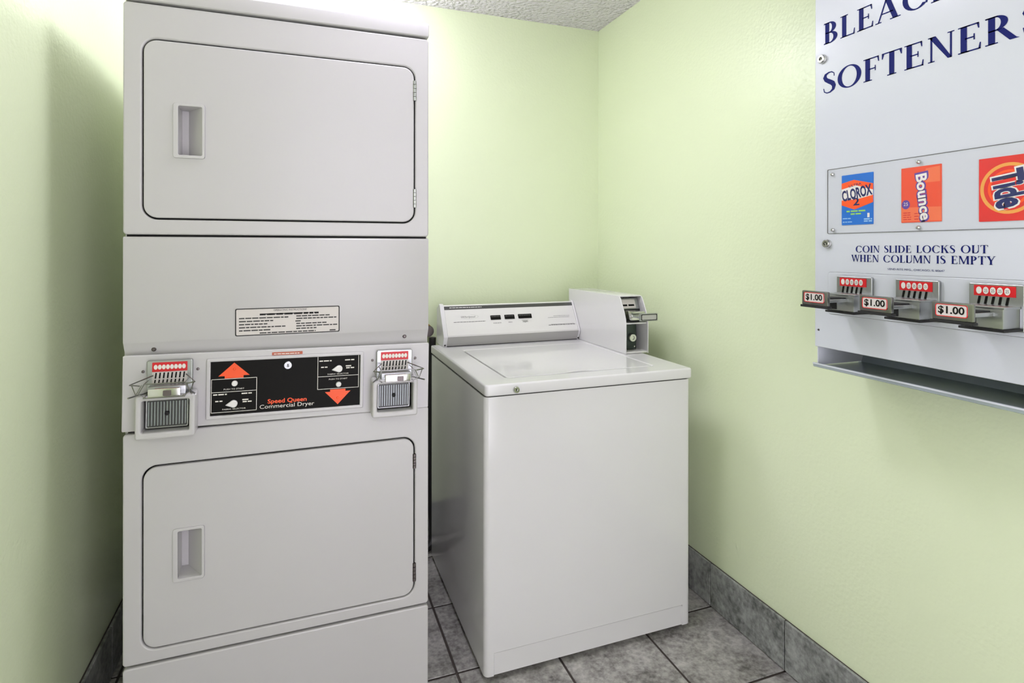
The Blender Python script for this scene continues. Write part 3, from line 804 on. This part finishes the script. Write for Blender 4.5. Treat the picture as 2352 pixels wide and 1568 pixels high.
# bleach packet
cu0, cu1, cv0, cv1 = -.9768, -.8994, 1.2868, 1.4010
c = card('sample_packet', cu0, cu1, cv0, cv1, M['blue'], 'blue and orange bleach sample packet')
W_, H_ = cu1 - cu0, cv1 - cv0
q = lambda a, b_: (cu0 + a * W_, cv0 + b_ * H_)
polys('orange_band', Fk, [[q(0, .26), q(.5, .33), q(.5, .24) if False else q(.42, .30), q(0, .38)] if False else [q(0, .40), q(.42, .30), q(1, .42), q(1, .56), q(.5, .50), q(0, .50)]], .0001, M['corange'], c)
polys('orange_band', Fk, [[q(0, .72), q(0, .84), q(.40, .89), q(1, .78), q(1, .66), q(.45, .78)]], .0001, M['corange'], c)
polys('white_band', Fk, [[q(0, .50), q(.5, .50), q(1, .56), q(1, .66), q(.45, .78), q(0, .72)]], .0001, M['white'], c)
text('lettering', Fk, 'CLOROX', *q(.49, .625), .02, M['navy2'], c, .0004, width=W_ * .96, height=H_ * .22, off=.035, rot=math.radians(9))
text('lettering', Fk, 'ULTRA', *q(.44, .785), .004, M['navy2'], c, .0004, width=W_ * .40, height=H_ * .05, rot=math.radians(8))
text('lettering', Fk, '2', *q(.48, .455), .02, M['navy2'], c, .0004, width=W_ * .20, height=H_ * .15, off=.02)
bars(Fk, [(*[q(.16, 0)[0], q(.80, 0)[0]], q(0, .255)[1], .0032), (q(.30, 0)[0], q(.68, 0)[0], q(0, .20)[1], .0032)], .0003, M['green'], c, seed=1)
bars(Fk, [(q(.04, 0)[0], q(.30, 0)[0], q(0, .12)[1], .002), (q(.04, 0)[0], q(.38, 0)[0], q(0, .05)[1], .002), (q(.72, 0)[0], q(.97, 0)[0], q(0, .09)[1], .0028), (q(.72, 0)[0], q(.97, 0)[0], q(0, .05)[1], .0028)], .0003, M['paleblue'], c, seed=2)
text('lettering', Fk, '1', *q(.86, .175), .012, M['white'], c, .0003, height=H_ * .085, width=W_ * .07)
# dryer sheet packet
cu0, cu1, cv0, cv1 = -.8368, -.7573, 1.2864, 1.3990
c = card('sample_packet', cu0, cu1, cv0, cv1, M['borange'], 'orange fabric softener sheet sample packet')
W_, H_ = cu1 - cu0, cv1 - cv0
q2 = (cu0, cv0, W_, H_)
q = lambda a, b_: (q2[0] + a * q2[2], q2[1] + b_ * q2[3])
polys('light_band', Fk, [[q(0, .02), q(1, .02), q(1, .26), q(0, .28)]], .0001, M['borange2'], c)
polys('light_band', Fk, [[q(.62, .70), q(.97, .70), q(.97, .97), q(.62, .95)]], .0001, M['borange2'], c)
rot = math.radians(-90 + 6)
text('lettering', Fk, 'Bounce', *q(.57, .45), .02, M['purple'], c, .0003, width=H_ * .90, height=W_ * .36, off=.085, rot=rot)
text('lettering', Fk, 'Bounce', *q(.57, .45), .02, M['white'], c, .0006, width=H_ * .83, height=W_ * .28, off=.03, rot=rot)
bu0, bv0 = q(.12, .33)
polys('badge', Fk, [[(bu0 + .0085 * math.cos(2 * math.pi * k / 18), bv0 + .0095 * math.sin(2 * math.pi * k / 18)) for k in range(18)]], .0002, M['purple'], c)
text('lettering', Fk, '25', bu0, bv0 + .001, .006, M['white'], c, .0004, width=.009, height=.007)
bars(Fk, [(q(.05, 0)[0], q(.26, 0)[0], q(0, y)[1], .0016) for y in (.05, .09, .13, .17)] + [(q(.34, 0)[0], q(.52, 0)[0], q(0, y)[1], .0016) for y in (.05, .10, .15)], .0003, M['red'], c, seed=6)
# detergent packet
cu0, cu1, cv0, cv1 = -.6915, -.5985, 1.2822, 1.3972
c = card('sample_packet', cu0, cu1, cv0, cv1, M['red2'], 'red detergent sample packet with a yellow ring')
W_, H_ = cu1 - cu0, cv1 - cv0
rcx, rcy = -.6440, 1.3400
def disc(r1, r0=0.0, n=40, ex=1.0):
    L = []
    for k in range(n):
        a, b_ = 2 * math.pi * k / n, 2 * math.pi * (k + 1) / n
        L.append([(rcx + r1 * ex * math.cos(a), rcy + r1 * math.sin(a)), (rcx + r1 * ex * math.cos(b_), rcy + r1 * math.sin(b_))] + ([(rcx + r0 * ex * math.cos(b_), rcy + r0 * math.sin(b_)), (rcx + r0 * ex * math.cos(a), rcy + r0 * math.sin(a))] if r0 else [(rcx, rcy)]))
    return L
polys('yellow_ring', Fk, disc(.0455, .0395), .0001, M['yellow'], c)
polys('orange_ring', Fk, disc(.0330, .0285), .0001, M['corange'], c)
rot = math.radians(-90 - 9)
rot = math.radians(-90 + 8)
text('lettering', Fk, 'Tide', rcx + .001, rcy - .001, .03, M['white'], c, .0003, width=.0725, height=.0560, off=.075, rot=rot)
text('lettering', Fk, 'Tide', rcx + .001, rcy - .001, .03, M['navy2'], c, .0006, width=.0660, height=.0505, off=.035, rot=rot)
polys('clear_cover', FV, [rrect(PU0 + .0012, PU1 - .0012, PV0 + .0012, PV1 - .0012, .002)], .0040, M['clear'], ven)
for (x, y) in ((1914, 400.5), (2112, 372), (1915, 528), (2112, 522.5)):
    u, v = vp(x, y)
    finish('cover_screw', lathe([(0.0, .0075), (.0022, .0070), (.0038, .0052), (.0042, .0042), (.0042, 0.0)], FV, u, v, 16), M['chrome'], ven)
for v in (1.4078, 1.2758):
    finish('cover_screw', lathe([(0.0, .0075), (.0022, .0070), (.0038, .0052), (.0042, .0042), (.0042, 0.0)], FV, -.602, v, 16), M['chrome'], ven)
# coin slide mounting plate
plate('slide_plate', FV, [rrect(-1.0130, -.5920, 1.0793, 1.1772, .006)], .0001, .0022, VE, ven, .0010)
plate('plate_edge', FV, [rrect(-1.0137, -.5913, 1.0786, 1.1779, .0066), rrect(-1.0129, -.5921, 1.0794, 1.1771, .006)], .0001, .0008, M['grey_ink'], ven)

def vend_slide(yc):
    uc = -yc
    zt, hw = 1.1700, .0435
    s = plate('coin_slide', FV, [rrect(uc - hw, uc + hw, 1.0880, zt, .003)], .0023, .0100, M['steel'], ven, .0015)
    Fq = FV.moved(.0102)
    plate('price_strip', Fq, [rrect(uc - hw + .009, uc + hw - .012, 1.1475, zt - .0035, .0008)], 0, .0006, M['red'], s)
    circ, dig, slots = [], [], []
    for i in range(5):
        x = uc - hw + .0175 + .0112 * i
        circ.append([(x + .0046 * math.cos(2 * math.pi * k / 18), 1.1572 + .0066 * math.sin(2 * math.pi * k / 18)) for k in range(18)])
        slots.append([(x - .0034, 1.1330), (x + .0004, 1.1330), (x + .0030, 1.1470), (x - .0008, 1.1470)])
    polys('coin_circles', Fq, circ, .0009, M['white'], s)
    polys('coin_slots', Fq, slots, .0006, M['black'], s)
    for i in range(1, 5):
        text('lettering', Fq, '25', uc - hw + .0175 + .0112 * i, 1.1572, .004, M['grey_ink'], s, .0012, width=.0052, height=.0055)
    # chute: solid block; a dark box paints the shade of its open end
    fbox('chute', FV, uc - hw + .014, uc + hw - .006, 1.0935, 1.1310, .0100, .0560, M['steel'], s, .0025)
    fbox('chute_cap', FV, uc - hw + .0125, uc + hw - .0035, 1.1285, 1.1330, .0100, .0575, M['steel'], s, .0015)
    fbox('chute_sole', FV, uc - hw + .0125, uc + hw - .0020, 1.0900, 1.0945, .0100, .0600, M['dark'], s, .001)
    fbox('tongue', FV, uc - .021, uc + .023, 1.1160, 1.1230, .0560, .1180, M['steel'], s, .0015)
    fbox('tongue_recess_shade', FV, uc - .016, uc + .018, 1.1231, 1.1255, .0100, .1180, M['dark'], s, .0005)  # dark bar painted as the shade of a recess along the tongue
    fbox('chute_mouth_shade', FV, uc - hw + .0120, uc - .004, 1.0975, 1.1150, .0480, .0572, M['dark'], s, .001)
    fbox('push_plate_foot', FV, uc - .035, uc + .035, 1.1040, 1.1090, .1160, .1290, M['dark'], s, .001)
    fbox('tongue_guide', FV, uc - .026, uc - .021, 1.1060, 1.1240, .0560, .1180, M['steel_dark'], s, .001)
    fbox('push_plate', FV, uc - .033, uc + .033, 1.1085, 1.1405, .1180, .1270, M['steel_mid'], s, .003)
    Fl = FV.moved(.1271)
    lb = plate('price_label', Fl, [rrect(uc - .026, uc + .026, 1.1165, 1.1370, .004)], 0, .0006, M['label'], s)
    plate('label_border', Fl, [rrect(uc - .026, uc + .026, 1.1155, 1.1370, .004), rrect(uc - .0248, uc + .0248, 1.1167, 1.1358, .003)], .0005, .0010, M['red'], s)
    text('lettering', Fl, '$1.00', uc, 1.1262, .012, M['black'], s, .0011, width=.0425, height=.0150, off=.02)
for y in (.940, .800, .660): vend_slide(y)

# ------------------------------------------------------------------ hoses in the gap behind the machines
def curve_pts(P, n=8):
    out = []
    for i in range(len(P) - 1):
        p0, p1, p2, p3 = (Vector(P[max(i - 1, 0)]), Vector(P[i]), Vector(P[i + 1]), Vector(P[min(i + 2, len(P) - 1)]))
        for k in range(n):
            t = k / n
            out.append(tuple(.5 * ((2 * p1) + (p2 - p0) * t + (2 * p0 - 5 * p1 + 4 * p2 - p3) * t * t + (3 * p1 - p0 - 3 * p2 + p3) * t ** 3)))
    out.append(tuple(P[-1]))
    return out
me = tube_mesh(curve_pts([(.515, 2.36, .86), (.512, 2.365, .70), (.505, 2.36, .40), (.508, 2.352, .18), (.51, 2.33, .06), (.49, 2.30, .020), (.44, 2.29, .0165), (.37, 2.31, .0165), (.30, 2.33, .0165)]), .015)
tag(finish('drain_hose', me, M['rubber']), 'black rubber drain hose in the gap between dryer and washing machine', 'hose')
t = thing('water_valve', 'small brass water valve on the back wall behind the washing machine', 'valve', (.50, YB - .004, .87))
Fw = Frame((0, YB - .001, 0), (1, 0, 0), (0, 0, 1))
finish('valve_body', lathe([(0.0, .046), (.010, .046), (.010, .03), (.014, .028), (.014, .008), (.026, .006), (.026, 0.0)], Fw, .500, .885, 18), M['brass'], t)
finish('valve_handle', lathe([(0.0, .060), (.022, .060), (.024, .055), (.022, .050), (.006, .048), (.006, .044), (0.0, .044)], Fw, .500, .885, 18), M['screw'], t)
